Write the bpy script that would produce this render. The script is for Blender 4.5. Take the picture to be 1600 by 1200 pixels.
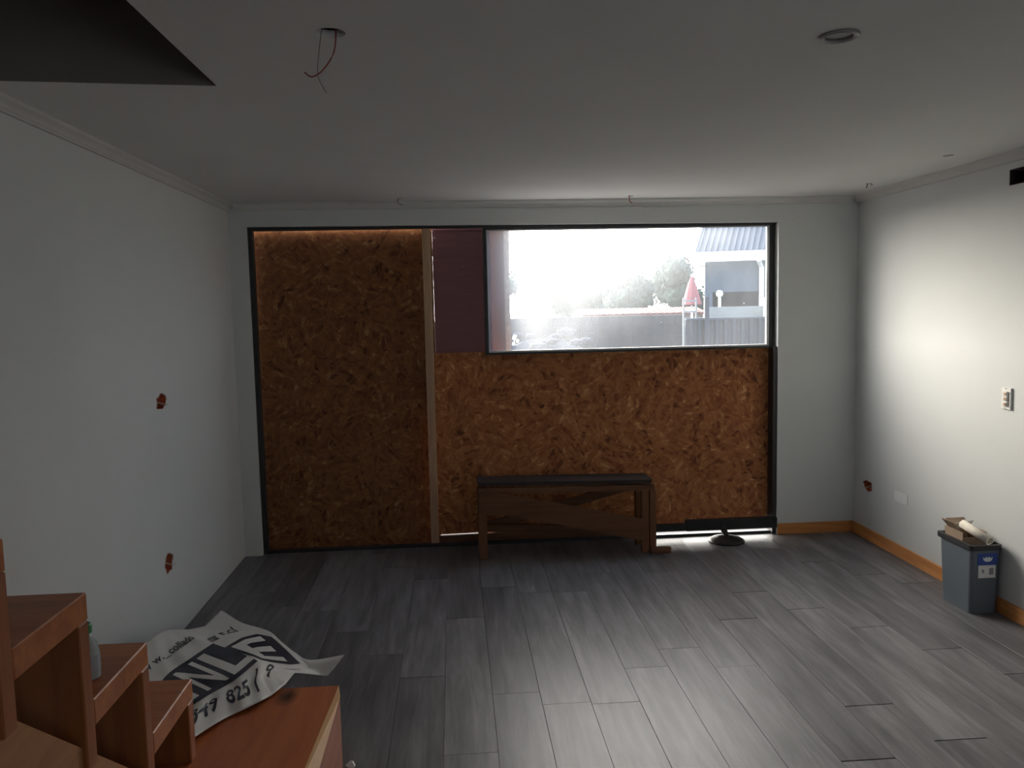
import bpy, bmesh, math, random
from mathutils import Vector, Matrix, noise
from mathutils.geometry import tessellate_polygon
random.seed(7)
PI = math.pi
for o in list(bpy.data.objects): bpy.data.objects.remove(o)
S = bpy.context.scene
COL = S.collection

# ------------------------------------------------------------ camera
CAM = Vector((1.4807, -5.6507, 1.6662)); YAW, PITCH, ROLL, FPX = 0.0698, -0.0916, 0.0220, 1278.35
fwd = Vector((math.sin(YAW)*math.cos(PITCH), math.cos(YAW)*math.cos(PITCH), math.sin(PITCH)))
rgt = Vector((math.cos(YAW), -math.sin(YAW), 0)); dwn = fwd.cross(rgt)
rg = rgt*math.cos(ROLL) + dwn*math.sin(ROLL); dn = -rgt*math.sin(ROLL) + dwn*math.cos(ROLL)
cam = bpy.data.objects.new('camera', bpy.data.cameras.new('camera')); COL.objects.link(cam)
cam.matrix_world = Matrix(((rg.x, -dn.x, -fwd.x, CAM.x), (rg.y, -dn.y, -fwd.y, CAM.y), (rg.z, -dn.z, -fwd.z, CAM.z), (0, 0, 0, 1)))
cam.data.sensor_width = 36; cam.data.lens = FPX*36/1600; cam.data.clip_start = 0.05; cam.data.clip_end = 500
S.camera = cam

# ------------------------------------------------------------ world: bright hazy morning sky with a wide glow round the low sun
SUN_AZ, SUN_EL = -0.42, 0.22          # azimuth from +Y towards +X, elevation
SKY_BASE, SKY_GLOW = 3.4, 33.0
w = bpy.data.worlds.new('hazy_sky'); S.world = w; w.use_nodes = True
nt = w.node_tree; nt.nodes.clear()
N = nt.nodes.new; L = nt.links.new
out = N('ShaderNodeOutputWorld'); bg = N('ShaderNodeBackground'); L(bg.outputs[0], out.inputs[0])
tc = N('ShaderNodeTexCoord')
dot = N('ShaderNodeVectorMath'); dot.operation = 'DOT_PRODUCT'; L(tc.outputs['Generated'], dot.inputs[0])
dot.inputs[1].default_value = (math.sin(SUN_AZ)*math.cos(SUN_EL), math.cos(SUN_AZ)*math.cos(SUN_EL), math.sin(SUN_EL))
mx = N('ShaderNodeMath'); mx.operation = 'MAXIMUM'; L(dot.outputs['Value'], mx.inputs[0]); mx.inputs[1].default_value = 0
pw = N('ShaderNodeMath'); pw.operation = 'POWER'; L(mx.outputs[0], pw.inputs[0]); pw.inputs[1].default_value = 3.5
glow = N('ShaderNodeVectorMath'); glow.operation = 'SCALE'; glow.inputs[0].default_value = (1.0, 0.925, 0.80); 
gm = N('ShaderNodeMath'); gm.operation = 'MULTIPLY'; L(pw.outputs[0], gm.inputs[0]); gm.inputs[1].default_value = SKY_GLOW
L(gm.outputs[0], glow.inputs['Scale'])
sep = N('ShaderNodeSeparateXYZ'); L(tc.outputs['Generated'], sep.inputs[0])
rp = N('ShaderNodeValToRGB'); L(sep.outputs['Z'], rp.inputs[0])
rp.color_ramp.elements[0].position = 0.0; rp.color_ramp.elements[0].color = (.82, .91, 1, 1)
rp.color_ramp.elements[1].position = 0.9; rp.color_ramp.elements[1].color = (.40, .62, 1, 1)
bs = N('ShaderNodeVectorMath'); bs.operation = 'SCALE'; L(rp.outputs[0], bs.inputs[0]); bs.inputs['Scale'].default_value = SKY_BASE
ad = N('ShaderNodeVectorMath'); ad.operation = 'ADD'; L(bs.outputs[0], ad.inputs[0]); L(glow.outputs[0], ad.inputs[1])
L(ad.outputs[0], bg.inputs['Color']); bg.inputs['Strength'].default_value = 1.0

S.view_settings.view_transform = 'Standard'; S.view_settings.look = 'None'
S.view_settings.gamma = 1; S.view_settings.use_curve_mapping = False
S.view_settings.exposure = 0.0
S.cycles.max_bounces = 12; S.cycles.diffuse_bounces = 8; S.cycles.transparent_max_bounces = 12
S.cycles.sample_clamp_indirect = 6

# ------------------------------------------------------------ materials
def base_mat(name):
    m = bpy.data.materials.new(name); m.use_nodes = True
    return m, m.node_tree, m.node_tree.nodes['Principled BSDF']
def mat(name, col, rough=.6, var=.06, scale=6, stretch=(1, 1, 1), bump=0., bscale=60, metal=0., spec=.5, dark=None, darkfac=0., dscale=2.):
    """paint / plastic / metal with mottling, optional stains and fine relief"""
    m, t, p = base_mat(name); n = t.nodes.new; l = t.links.new
    c = n('ShaderNodeTexCoord'); mp = n('ShaderNodeMapping'); mp.inputs['Scale'].default_value = stretch; l(c.outputs['Object'], mp.inputs[0])
    nz = n('ShaderNodeTexNoise'); nz.inputs['Scale'].default_value = scale; nz.inputs['Detail'].default_value = 5; l(mp.outputs[0], nz.inputs[0])
    r = n('ShaderNodeValToRGB'); l(nz.outputs['Fac'], r.inputs[0])
    r.color_ramp.elements[0].position = .25; r.color_ramp.elements[1].position = .75
    r.color_ramp.elements[0].color = tuple(max(0, x*(1-var)) for x in col)+(1,)
    r.color_ramp.elements[1].color = tuple(min(1, x*(1+var)) for x in col)+(1,)
    src = r.outputs[0]
    if dark:
        n2 = n('ShaderNodeTexNoise'); n2.inputs['Scale'].default_value = dscale; n2.inputs['Detail'].default_value = 6; l(mp.outputs[0], n2.inputs[0])
        r2 = n('ShaderNodeValToRGB'); l(n2.outputs['Fac'], r2.inputs[0]); r2.color_ramp.elements[0].position = .5; r2.color_ramp.elements[1].position = .72
        r2.color_ramp.elements[0].color = (0, 0, 0, 1); r2.color_ramp.elements[1].color = (darkfac,)*3+(1,)
        mm = n('ShaderNodeMix'); mm.data_type = 'RGBA'; l(r2.outputs[0], mm.inputs[0]); l(src, mm.inputs[6]); mm.inputs[7].default_value = dark+(1,); src = mm.outputs[2]
    l(src, p.inputs['Base Color']); p.inputs['Roughness'].default_value = rough; p.inputs['Metallic'].default_value = metal
    p.inputs['Specular IOR Level'].default_value = spec
    if bump:
        n3 = n('ShaderNodeTexNoise'); n3.inputs['Scale'].default_value = bscale; n3.inputs['Detail'].default_value = 3; l(mp.outputs[0], n3.inputs[0])
        b = n('ShaderNodeBump'); b.inputs['Strength'].default_value = bump; b.inputs['Distance'].default_value = .004; l(n3.outputs['Fac'], b.inputs['Height']); l(b.outputs[0], p.inputs['Normal'])
    return m
def wood(name, c0, c1, axis='Y', rough=.55, knots=0., scale=1., rnd=False, spec=.4, broad=False):
    """grain running along an axis, dark growth lines and knots"""
    m, t, p = base_mat(name); n = t.nodes.new; l = t.links.new
    c = n('ShaderNodeTexCoord'); mp = n('ShaderNodeMapping'); l(c.outputs['Object'], mp.inputs[0])
    mp.inputs['Scale'].default_value = {'X': (1, 14, 14), 'Y': (14, 1, 14), 'Z': (14, 14, 1)}[axis]
    oi = n('ShaderNodeObjectInfo')
    if rnd:
        ms = n('ShaderNodeVectorMath'); ms.operation = 'SCALE'; ms.inputs[0].default_value = (37, 91, 53); l(oi.outputs['Random'], ms.inputs['Scale']); l(ms.outputs[0], mp.inputs['Location'])
    nz = n('ShaderNodeTexNoise'); nz.inputs['Scale'].default_value = 1.6*scale; nz.inputs['Detail'].default_value = 7; nz.inputs['Roughness'].default_value = .65; nz.inputs['Distortion'].default_value = .8; l(mp.outputs[0], nz.inputs[0])
    r = n('ShaderNodeValToRGB'); l(nz.outputs['Fac'], r.inputs[0]); r.color_ramp.elements[0].position = .3; r.color_ramp.elements[1].position = .7
    r.color_ramp.elements[0].color = c0+(1,); r.color_ramp.elements[1].color = c1+(1,)
    src = r.outputs[0]
    if knots:
        v = n('ShaderNodeTexVoronoi'); v.inputs['Scale'].default_value = 3.2; 
        mk = n('ShaderNodeMapping'); mk.inputs['Scale'].default_value = {'X': (.6, 1, 1), 'Y': (1, .6, 1), 'Z': (1, 1, .6)}[axis]; l(c.outputs['Object'], mk.inputs[0]); l(mk.outputs[0], v.inputs[0])
        r2 = n('ShaderNodeValToRGB'); l(v.outputs['Distance'], r2.inputs[0]); r2.color_ramp.elements[0].position = .05; r2.color_ramp.elements[1].position = .16
        r2.color_ramp.elements[0].color = (knots,)*3+(1,); r2.color_ramp.elements[1].color = (0, 0, 0, 1)
        mm = n('ShaderNodeMix'); mm.data_type = 'RGBA'; l(r2.outputs[0], mm.inputs[0]); l(src, mm.inputs[6]); mm.inputs[7].default_value = tuple(x*.2 for x in c0)+(1,); src = mm.outputs[2]
    if broad:
        mb = n('ShaderNodeMapping'); mb.inputs['Scale'].default_value = (9, 1.6, 1); l(c.outputs['Object'], mb.inputs[0])
        if rnd: l(ms.outputs[0], mb.inputs['Location'])
        nb = n('ShaderNodeTexNoise'); nb.inputs['Scale'].default_value = 1.3; nb.inputs['Detail'].default_value = 3; l(mb.outputs[0], nb.inputs[0])
        mr2 = n('ShaderNodeMapRange'); mr2.inputs[1].default_value = .3; mr2.inputs[2].default_value = .7; mr2.inputs[3].default_value = .72; mr2.inputs[4].default_value = 1.28; l(nb.outputs['Fac'], mr2.inputs[0])
        hb = n('ShaderNodeHueSaturation'); l(mr2.outputs[0], hb.inputs['Value']); l(src, hb.inputs['Color']); src = hb.outputs[0]
    if rnd:
        hs = n('ShaderNodeHueSaturation'); mr = n('ShaderNodeMapRange'); mr.inputs[3].default_value = .80; mr.inputs[4].default_value = 1.2
        l(oi.outputs['Random'], mr.inputs[0]); l(mr.outputs[0], hs.inputs['Value']); l(src, hs.inputs['Color']); src = hs.outputs[0]
    l(src, p.inputs['Base Color']); p.inputs['Roughness'].default_value = rough; p.inputs['Specular IOR Level'].default_value = spec
    b = n('ShaderNodeBump'); b.inputs['Strength'].default_value = .25; b.inputs['Distance'].default_value = .002; l(nz.outputs['Fac'], b.inputs['Height']); l(b.outputs[0], p.inputs['Normal'])
    return m
def osb(name, k=1.):
    """pressed strand board: elongated flakes lying every way"""
    m, t, p = base_mat(name); n = t.nodes.new; l = t.links.new
    c = n('ShaderNodeTexCoord')
    def layer(cs, fs, stretch, off):
        mp = n('ShaderNodeMapping'); mp.inputs['Location'].default_value = (off, off*.7, off*.3); mp.inputs['Scale'].default_value = (1, .05, 1); l(c.outputs['Object'], mp.inputs[0])
        v = n('ShaderNodeTexVoronoi'); v.inputs['Scale'].default_value = cs; l(mp.outputs[0], v.inputs[0])
        sp = n('ShaderNodeSeparateColor'); l(v.outputs['Color'], sp.inputs[0])
        an = n('ShaderNodeMath'); an.operation = 'MULTIPLY'; an.inputs[1].default_value = PI; l(sp.outputs[0], an.inputs[0])
        vr = n('ShaderNodeVectorRotate'); vr.rotation_type = 'Y_AXIS'; l(mp.outputs[0], vr.inputs['Vector']); l(an.outputs[0], vr.inputs['Angle'])
        m2 = n('ShaderNodeMapping'); m2.inputs['Scale'].default_value = (1, 1, stretch); l(vr.outputs[0], m2.inputs[0])
        v2 = n('ShaderNodeTexVoronoi'); v2.inputs['Scale'].default_value = fs; l(m2.outputs[0], v2.inputs[0])
        s2 = n('ShaderNodeSeparateColor'); l(v2.outputs['Color'], s2.inputs[0]); return s2.outputs[1], v2
    a, va = layer(6, 11, 2.8, 0.); b, vb = layer(9, 20, 2.6, 4.3)
    mix = n('ShaderNodeMix'); mix.data_type = 'FLOAT'; mix.inputs[0].default_value = .5; l(a, mix.inputs[2]); l(b, mix.inputs[3])
    r = n('ShaderNodeValToRGB'); l(mix.outputs[0], r.inputs[0]); e = r.color_ramp.elements
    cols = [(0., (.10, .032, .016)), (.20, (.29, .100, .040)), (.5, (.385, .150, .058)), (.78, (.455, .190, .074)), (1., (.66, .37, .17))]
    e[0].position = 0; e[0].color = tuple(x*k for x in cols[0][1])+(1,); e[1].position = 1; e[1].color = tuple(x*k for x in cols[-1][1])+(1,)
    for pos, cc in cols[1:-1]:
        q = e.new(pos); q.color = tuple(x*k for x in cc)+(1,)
    l(r.outputs[0], p.inputs['Base Color']); p.inputs['Roughness'].default_value = .75; p.inputs['Specular IOR Level'].default_value = .25
    bp = n('ShaderNodeBump'); bp.inputs['Strength'].default_value = .3; bp.inputs['Distance'].default_value = .002; l(mix.outputs[0], bp.inputs['Height']); l(bp.outputs[0], p.inputs['Normal'])
    return m
def dirty_glare_glass():
    m = bpy.data.materials.new('dirty_glare_glass'); m.use_nodes = True; t = m.node_tree; t.nodes.clear(); n = t.nodes.new; l = t.links.new
    o = n('ShaderNodeOutputMaterial'); c = n('ShaderNodeTexCoord')
    tr = n('ShaderNodeBsdfTransparent'); tl = n('ShaderNodeBsdfTranslucent'); tl.inputs[0].default_value = (.93, .96, 1, 1)
    gl = n('ShaderNodeBsdfGlossy'); gl.inputs['Roughness'].default_value = .02
    mp = n('ShaderNodeMapping'); mp.inputs['Scale'].default_value = (3, 3, 1.2); l(c.outputs['Object'], mp.inputs[0])
    n1 = n('ShaderNodeTexNoise'); n1.inputs['Scale'].default_value = 1.2; n1.inputs['Detail'].default_value = 6; l(mp.outputs[0], n1.inputs[0])
    mp2 = n('ShaderNodeMapping'); mp2.inputs['Scale'].default_value = (1, 1, .25); l(c.outputs['Object'], mp2.inputs[0])
    n2 = n('ShaderNodeTexNoise'); n2.inputs['Scale'].default_value = 90; n2.inputs['Detail'].default_value = 2; l(mp2.outputs[0], n2.inputs[0])
    a = n('ShaderNodeMath'); a.operation = 'MULTIPLY_ADD'; l(n2.outputs['Fac'], a.inputs[0]); a.inputs[1].default_value = .35; l(n1.outputs['Fac'], a.inputs[2])
    # dirt film graded to paint in sun glare, strongest at the upper left (object x runs along the pane)
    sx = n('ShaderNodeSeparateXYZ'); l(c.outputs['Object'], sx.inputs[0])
    g = n('ShaderNodeMapRange'); g.inputs[1].default_value = 1.75; g.inputs[2].default_value = 3.9; g.inputs[3].default_value = GLARE_L; g.inputs[4].default_value = GLARE_R; g.interpolation_type = 'SMOOTHSTEP'
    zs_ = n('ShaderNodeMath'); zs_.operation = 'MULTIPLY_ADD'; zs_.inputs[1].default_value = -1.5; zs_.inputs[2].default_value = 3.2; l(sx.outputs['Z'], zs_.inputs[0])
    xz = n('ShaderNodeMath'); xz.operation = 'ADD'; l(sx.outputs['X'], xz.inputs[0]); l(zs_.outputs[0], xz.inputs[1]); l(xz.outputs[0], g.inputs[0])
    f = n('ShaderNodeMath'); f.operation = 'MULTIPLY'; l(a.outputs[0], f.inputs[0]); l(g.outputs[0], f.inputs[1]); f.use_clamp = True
    # specks of mortar and paint
    v = n('ShaderNodeTexVoronoi'); v.inputs['Scale'].default_value = 9; l(c.outputs['Object'], v.inputs[0])
    lt = n('ShaderNodeMath'); lt.operation = 'LESS_THAN'; l(v.outputs['Distance'], lt.inputs[0]); lt.inputs[1].default_value = .035
    mxx = n('ShaderNodeMath'); mxx.operation = 'MAXIMUM'; l(f.outputs[0], mxx.inputs[0])
    sc = n('ShaderNodeMath'); sc.operation = 'MULTIPLY'; sc.inputs[1].default_value = .75; l(lt.outputs[0], sc.inputs[0]); l(sc.outputs[0], mxx.inputs[1])
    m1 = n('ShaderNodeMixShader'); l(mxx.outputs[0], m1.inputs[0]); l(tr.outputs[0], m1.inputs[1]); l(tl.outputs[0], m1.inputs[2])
    m2 = n('ShaderNodeMixShader'); m2.inputs[0].default_value = .004; l(m1.outputs[0], m2.inputs[1]); l(gl.outputs[0], m2.inputs[2]); l(m2.outputs[0], o.inputs[0])
    return m
GLARE_L, GLARE_R = .25, .026
M = {
 'wall': mat('wall_paint', (.66, .67, .655), .85, .02, 3, bump=.12, bscale=120, spec=.2),
 'ceil': mat('ceiling_paint', (.72, .72, .70), .9, .02, 3, bump=.1, bscale=150, spec=.1),
 'mould': mat('moulding_paint', (.62, .61, .58), .7, .03, 8, spec=.3),
 'plaster': mat('broken_plaster', (.5, .42, .36), .95, .25, 40, bump=.6, bscale=40),
 'subfloor': mat('dark_underlay', (.03, .03, .032), .9, .1, 5),
 'plank': wood('grey_laminate', (.090, .087, .092), (.190, .184, .192), 'Y', .40, rnd=True, spec=.36, scale=1., broad=True),
 'base': wood('orange_pine', (.48, .18, .05), (.70, .31, .10), 'Y', .4),
 'baseX': wood('orange_pine_back', (.48, .18, .05), (.70, .31, .10), 'X', .4),
 'osb': osb('strand_board', 1.08), 'osb_dark': osb('dark_strand_board', .60),  # the second is the same strand board in a darker tone
 'stud': wood('pine_stud', (.42, .25, .15), (.60, .40, .26), 'Z', .7),
 'frame': mat('black_frame', (.022, .021, .022), .45, .2, 12),
 'white_frame': mat('pale_bead', (.62, .62, .62), .5, .05, 12),
 'maroon': mat('maroon_siding', (.26, .11, .12), .6, .12, 6, (1, 1, 8)),
 'tan': wood('tan_board', (.20, .13, .10), (.26, .18, .14), 'Z', .8),
 'foam': mat('foam_edge', (.45, .43, .40), .9, .25, 30, bump=.8, bscale=30),
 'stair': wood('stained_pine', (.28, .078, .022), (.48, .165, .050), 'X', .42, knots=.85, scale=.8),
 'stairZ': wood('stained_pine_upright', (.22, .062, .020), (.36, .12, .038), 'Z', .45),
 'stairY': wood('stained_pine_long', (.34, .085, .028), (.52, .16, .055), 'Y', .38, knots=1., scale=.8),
 'stringer': wood('stringer_pine', (.30, .125, .05), (.42, .20, .085), 'Y', .5),
 'rawpine': wood('raw_pine', (.52, .28, .12), (.68, .42, .20), 'Y', .55),
 'pinkpine': wood('pink_pine', (.42, .17, .11), (.55, .25, .17), 'Y', .5),
 'bench': wood('old_timber', (.10, .044, .022), (.19, .085, .042), 'X', .8),
 'benchZ': wood('old_timber_post', (.12, .05, .024), (.20, .09, .042), 'Z', .8),
 'benchtop': wood('dark_stained_top', (.018, .013, .012), (.05, .036, .03), 'X', .7),
 'bin': mat('grey_blue_plastic', (.115, .14, .165), .45, .05, 8),
 'rim': mat('black_plastic', (.02, .02, .024), .4, .05, 8),
 'blue': mat('blue_sticker', (.03, .07, .30), .5, .05, 8), 'white': mat('white_paper', (.80, .80, .78), .8, .04, 14),
 'inkgrey': mat('grey_ink', (.30, .30, .32), .8, .1, 14),
 'card': mat('cardboard', (.38, .27, .19), .85, .1, 20), 'tube': mat('paper_tube', (.74, .68, .58), .7, .12, 30),
 'banner': mat('banner_vinyl', (.66, .64, .60), .5, .05, 9), 'ink': mat('navy_ink', (.012, .014, .03), .45, .05, 9),
 'box': mat('orange_wiring_box', (.46, .11, .05), .6, .15, 20), 'dark': mat('dark_cavity', (.03, .018, .015), .9, .2, 20),
 'wire': mat('red_wire', (.30, .06, .04), .5), 'wire_w': mat('pale_wire', (.55, .52, .48), .5), 'wire_b': mat('brown_wire', (.10, .06, .045), .5),
 'chrome': mat('brushed_trim', (.30, .29, .28), .4, .05, 9, metal=.4), 'lens': mat('frosted_lens', (.55, .55, .53), .3),
 'switch': mat('switch_plastic', (.75, .74, .70), .4), 'brass': mat('brass_contact', (.40, .26, .16), .4, .1, 20, metal=.5),
 'bottle': mat('dusty_bottle', (.33, .36, .35), .25, .15, 20), 'green': mat('green_cap', (.03, .20, .06), .4),
 'iron': mat('black_iron', (.012, .012, .013), .5, .2, 20),
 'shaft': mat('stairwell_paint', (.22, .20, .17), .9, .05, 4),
 'h_wall': mat('neighbour_render', (.075, .10, .13), .8, .05, 2), 'h_roof': mat('neighbour_roofing', (.055, .072, .095), .7, .08, 3),
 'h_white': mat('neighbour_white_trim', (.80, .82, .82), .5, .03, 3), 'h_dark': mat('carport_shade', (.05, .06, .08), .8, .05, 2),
 'fence': mat('dark_sheet_fence', (.02, .028, .04), .6, .08, 3), 'conc': mat('concrete_coping', (.26, .27, .26), .9, .12, 4, dark=(.22, .22, .22), darkfac=.6),
 'block': mat('grey_block_wall', (.055, .056, .055), .95, .15, 1.5, bump=.5, bscale=8),
 'mortar': mat('grey_mortar', (.10, .10, .098), .95, .1, 5),
 'soil': mat('dry_ground', (.07, .06, .055), 1., .2, 1.2, bump=.4, bscale=5), 'redsoil': mat('reddish_roof_tiles', (.17, .08, .07), .9, .15, 3),
 'rock': mat('blue_grey_stone', (.03, .038, .05), .95, .35, 6), 'leaf': mat('hazy_leaves', (.05, .08, .06), .8, .3, 3), 'trunk': mat('bark', (.12, .09, .07), .9, .2, 8),
 'red': mat('faded_red_cloth', (.30, .10, .10), .8, .08, 4), 'canopy': mat('pale_green_canvas', (.72, .82, .76), .7, .04, 3),
 'road': mat('pale_road', (.30, .30, .29), .95, .1, 1.),
}
M['glass'] = dirty_glare_glass()
def thin_white():
    m = bpy.data.materials.new('thin_white_film'); m.use_nodes = True; t = m.node_tree; t.nodes.clear()
    o = t.nodes.new('ShaderNodeOutputMaterial'); b = t.nodes.new('ShaderNodeBsdfTranslucent'); b.inputs[0].default_value = (.85, .85, .85, 1); t.links.new(b.outputs[0], o.inputs[0]); return m
M['film'] = thin_white()

# ------------------------------------------------------------ helpers
def bx(bm, x0, x1, y0, y1, z0, z1):
    vs = [bm.verts.new((x, y, z)) for x in (x0, x1) for y in (y0, y1) for z in (z0, z1)]
    for f in ((0, 1, 3, 2), (4, 6, 7, 5), (0, 4, 5, 1), (2, 3, 7, 6), (0, 2, 6, 4), (1, 5, 7, 3)): bm.faces.new([vs[i] for i in f])
def box(x0, x1, y0, y1, z0, z1, bev=0.):
    bm = bmesh.new(); bx(bm, min(x0, x1), max(x0, x1), min(y0, y1), max(y0, y1), min(z0, z1), max(z0, z1))
    if bev: bmesh.ops.bevel(bm, geom=bm.edges[:], offset=bev, segments=1, affect='EDGES')
    return bm
def prism(pts, d, axis='X', a=0.):
    """polygon pts (2D) extruded along an axis from a to a+d"""
    bm = bmesh.new()
    def P(u, v, s): return {'X': (s, u, v), 'Y': (u, s, v), 'Z': (u, v, s)}[axis]
    A = [bm.verts.new(P(u, v, a)) for u, v in pts]; B = [bm.verts.new(P(u, v, a+d)) for u, v in pts]
    bm.faces.new(A); bm.faces.new(B[::-1])
    for i in range(len(pts)):
        j = (i+1) % len(pts); bm.faces.new((A[i], B[i], B[j], A[j]))
    bmesh.ops.recalc_face_normals(bm, faces=bm.faces[:]); return bm
def tube(bm, pts, r, seg=8):
    pts = [Vector(p) for p in pts]; rings = []
    for i, p in enumerate(pts):
        d = (pts[min(i+1, len(pts)-1)]-pts[max(i-1, 0)]).normalized()
        a = d.cross(Vector((0, 0, 1)) if abs(d.z) < .9 else Vector((1, 0, 0))).normalized(); b = d.cross(a)
        rr = r[i] if isinstance(r, (list, tuple)) else r
        rings.append([bm.verts.new(p+(a*math.cos(2*PI*k/seg)+b*math.sin(2*PI*k/seg))*rr) for k in range(seg)])
    for A, B in zip(rings, rings[1:]):
        for k in range(seg): bm.faces.new((A[k], A[(k+1) % seg], B[(k+1) % seg], B[k]))
    bm.faces.new(rings[0][::-1]); bm.faces.new(rings[-1]); return bm
def lathe(prof, c=(0, 0, 0), seg=28, closed=False):
    bm = bmesh.new(); rings = []
    for r, z in prof: rings.append([bm.verts.new((c[0]+r*math.cos(2*PI*k/seg), c[1]+r*math.sin(2*PI*k/seg), c[2]+z)) for k in range(seg)])
    pr = list(zip(rings, rings[1:])) + ([(rings[-1], rings[0])] if closed else [])
    for A, B in pr:
        for k in range(seg): bm.faces.new((A[k], A[(k+1) % seg], B[(k+1) % seg], B[k]))
    if not closed: bm.faces.new(rings[0][::-1]); bm.faces.new(rings[-1])
    bmesh.ops.recalc_face_normals(bm, faces=bm.faces[:]); return bm
def smooth(o):
    for p in o.data.polygons: p.use_smooth = True
    return o
def wloc(p):
    v = Vector((0, 0, 0))
    while p: v += p.location; p = p.parent
    return v
def obj(name, bm, m, parent=None, label=None, origin=None):
    """link bm (world coordinates) as one mesh object, parented without moving it"""
    bmesh.ops.recalc_face_normals(bm, faces=bm.faces[:])
    o_ = Vector(origin) if origin is not None else (wloc(parent) if parent else Vector((0, 0, 0)))
    bmesh.ops.translate(bm, verts=bm.verts[:], vec=-o_)
    me = bpy.data.meshes.new(name); bm.to_mesh(me); bm.free(); me.materials.append(M[m] if isinstance(m, str) else m)
    o = bpy.data.objects.new(name, me); COL.objects.link(o)
    o.location = o_-(wloc(parent) if parent else Vector((0, 0, 0)))
    if parent: o.parent = parent
    if label: o['label'] = label
    return o
def tag(o, label, cat, group=None, kind=None):
    o['label'] = label; o['category'] = cat
    if group: o['group'] = group
    if kind: o['kind'] = kind
    return o
def thing(name, label, cat, loc=(0, 0, 0), group=None):
    o = bpy.data.objects.new(name, None); COL.objects.link(o); o.location = loc; o.empty_display_size = .1
    return tag(o, label, cat, group)
def struct(name, bm, m, label=None, origin=None):
    o = obj(name, bm, m, origin=origin); o['kind'] = 'structure'
    if label: o['label'] = label
    return o
def plate(outer, holes, put, thick):
    """flat panel with real openings: outer and holes are 2D loops, put(u, v, s) places a point at depth s"""
    bm = bmesh.new(); loops = [outer]+holes
    flat = [p for lp in loops for p in lp]
    tris = tessellate_polygon([[Vector((u, v, 0)) for u, v in lp] for lp in loops])
    F = [bm.verts.new(put(u, v, 0)) for u, v in flat]; B = [bm.verts.new(put(u, v, thick)) for u, v in flat]
    for t in tris:
        try: bm.faces.new([F[i] for i in t]); bm.faces.new([B[i] for i in reversed(t)])
        except ValueError: pass
    k = 0
    for lp in loops:
        n = len(lp)
        for i in range(n):
            a, b = k+i, k+(i+1) % n; bm.faces.new((F[a], F[b], B[b], B[a]))
        k += n
    return bm
def rect(u0, u1, v0, v1): return [(u0, v0), (u1, v0), (u1, v1), (u0, v1)]
def circ(u, v, r, n=24): return [(u+r*math.cos(2*PI*k/n), v+r*math.sin(2*PI*k/n)) for k in range(n)]
def ragged(u, v, a, b, n=14, j=.25): return [(u+a*(1+random.uniform(-j, j))*math.cos(2*PI*k/n), v+b*(1+random.uniform(-j, j))*math.sin(2*PI*k/n)) for k in range(n)]

# ------------------------------------------------------------ room shell
W, H, YB = 4.341, 2.4, -8.2       # width, height, rear wall
OX0, OX1, OZ = .118, 3.771, 2.25  # the wide opening in the window wall
# left wall with two broken-out wiring holes
LH = [(-1.433, 1.237, .074, .043), (-1.461, .415, .058, .054)]
PL_ = [ragged(y, z, a, b) for y, z, a, b in LH]
struct('wall_left', plate(rect(YB, .13, 0, H+.02), PL_, lambda u, v, s: (-s, u, v), .1), 'wall')
RH = [(-.206, .377, .064, .036), (-1.66, 2.278, .078, .040)]
PR_ = ragged(*RH[0])
struct('wall_right', plate(rect(YB, .13, 0, H+.02), [PR_, rect(-1.76, -1.577, 2.238, 2.318)], lambda u, v, s: (W+s, u, v), .1), 'wall')
struct('wall_back', plate([(0, 0), (OX0, 0), (OX0, OZ), (OX1, OZ-.02), (OX1, 0), (W, 0), (W, H+.02), (0, H+.02)], [], lambda u, v, s: (u, s, v), .13), 'wall')
# rear wall behind the viewer; its opening is added to let in fill light
struct('wall_front', plate(rect(-.1, W+.1, 0, H+.02), [rect(2.6, 4.0, 1.0, 2.0)], lambda u, v, s: (u, YB-s, v), .12), 'wall')
# ceiling with the stairwell opening and the round cut-outs
HOLES = [(1.179, -3.392, .040), (2.568, -3.38, .040), (1.157, -.182, .022), (2.6845, -.166, .022), (4.108, -.59, .022), (4.0385, -1.5365, .026)]
SX, SY = .744, -2.882
ceil = struct('ceiling', plate([(-.1, .13), (-.1, SY-.085), (SX, SY), (SX, -6.6), (-.1, -6.6), (-.1, YB-.1), (W+.1, YB-.1), (W+.1, .13)], [circ(*h) for h in HOLES], lambda u, v, s: (u, v, H+s), .02), 'ceil')
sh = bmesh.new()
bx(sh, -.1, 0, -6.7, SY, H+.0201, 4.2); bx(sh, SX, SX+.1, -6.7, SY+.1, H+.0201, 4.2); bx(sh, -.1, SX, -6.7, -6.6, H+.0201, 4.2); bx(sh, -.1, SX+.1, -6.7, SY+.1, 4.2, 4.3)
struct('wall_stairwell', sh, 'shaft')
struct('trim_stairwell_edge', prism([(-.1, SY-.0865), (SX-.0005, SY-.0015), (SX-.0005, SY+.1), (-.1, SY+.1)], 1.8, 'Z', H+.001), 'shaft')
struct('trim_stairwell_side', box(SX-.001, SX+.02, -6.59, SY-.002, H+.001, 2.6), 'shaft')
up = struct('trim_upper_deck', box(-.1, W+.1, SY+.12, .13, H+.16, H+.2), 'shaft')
up2 = struct('trim_upper_deck_rear', box(SX+.12, W+.1, YB-.1, SY+.1, H+.16, H+.2), 'shaft')
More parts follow.
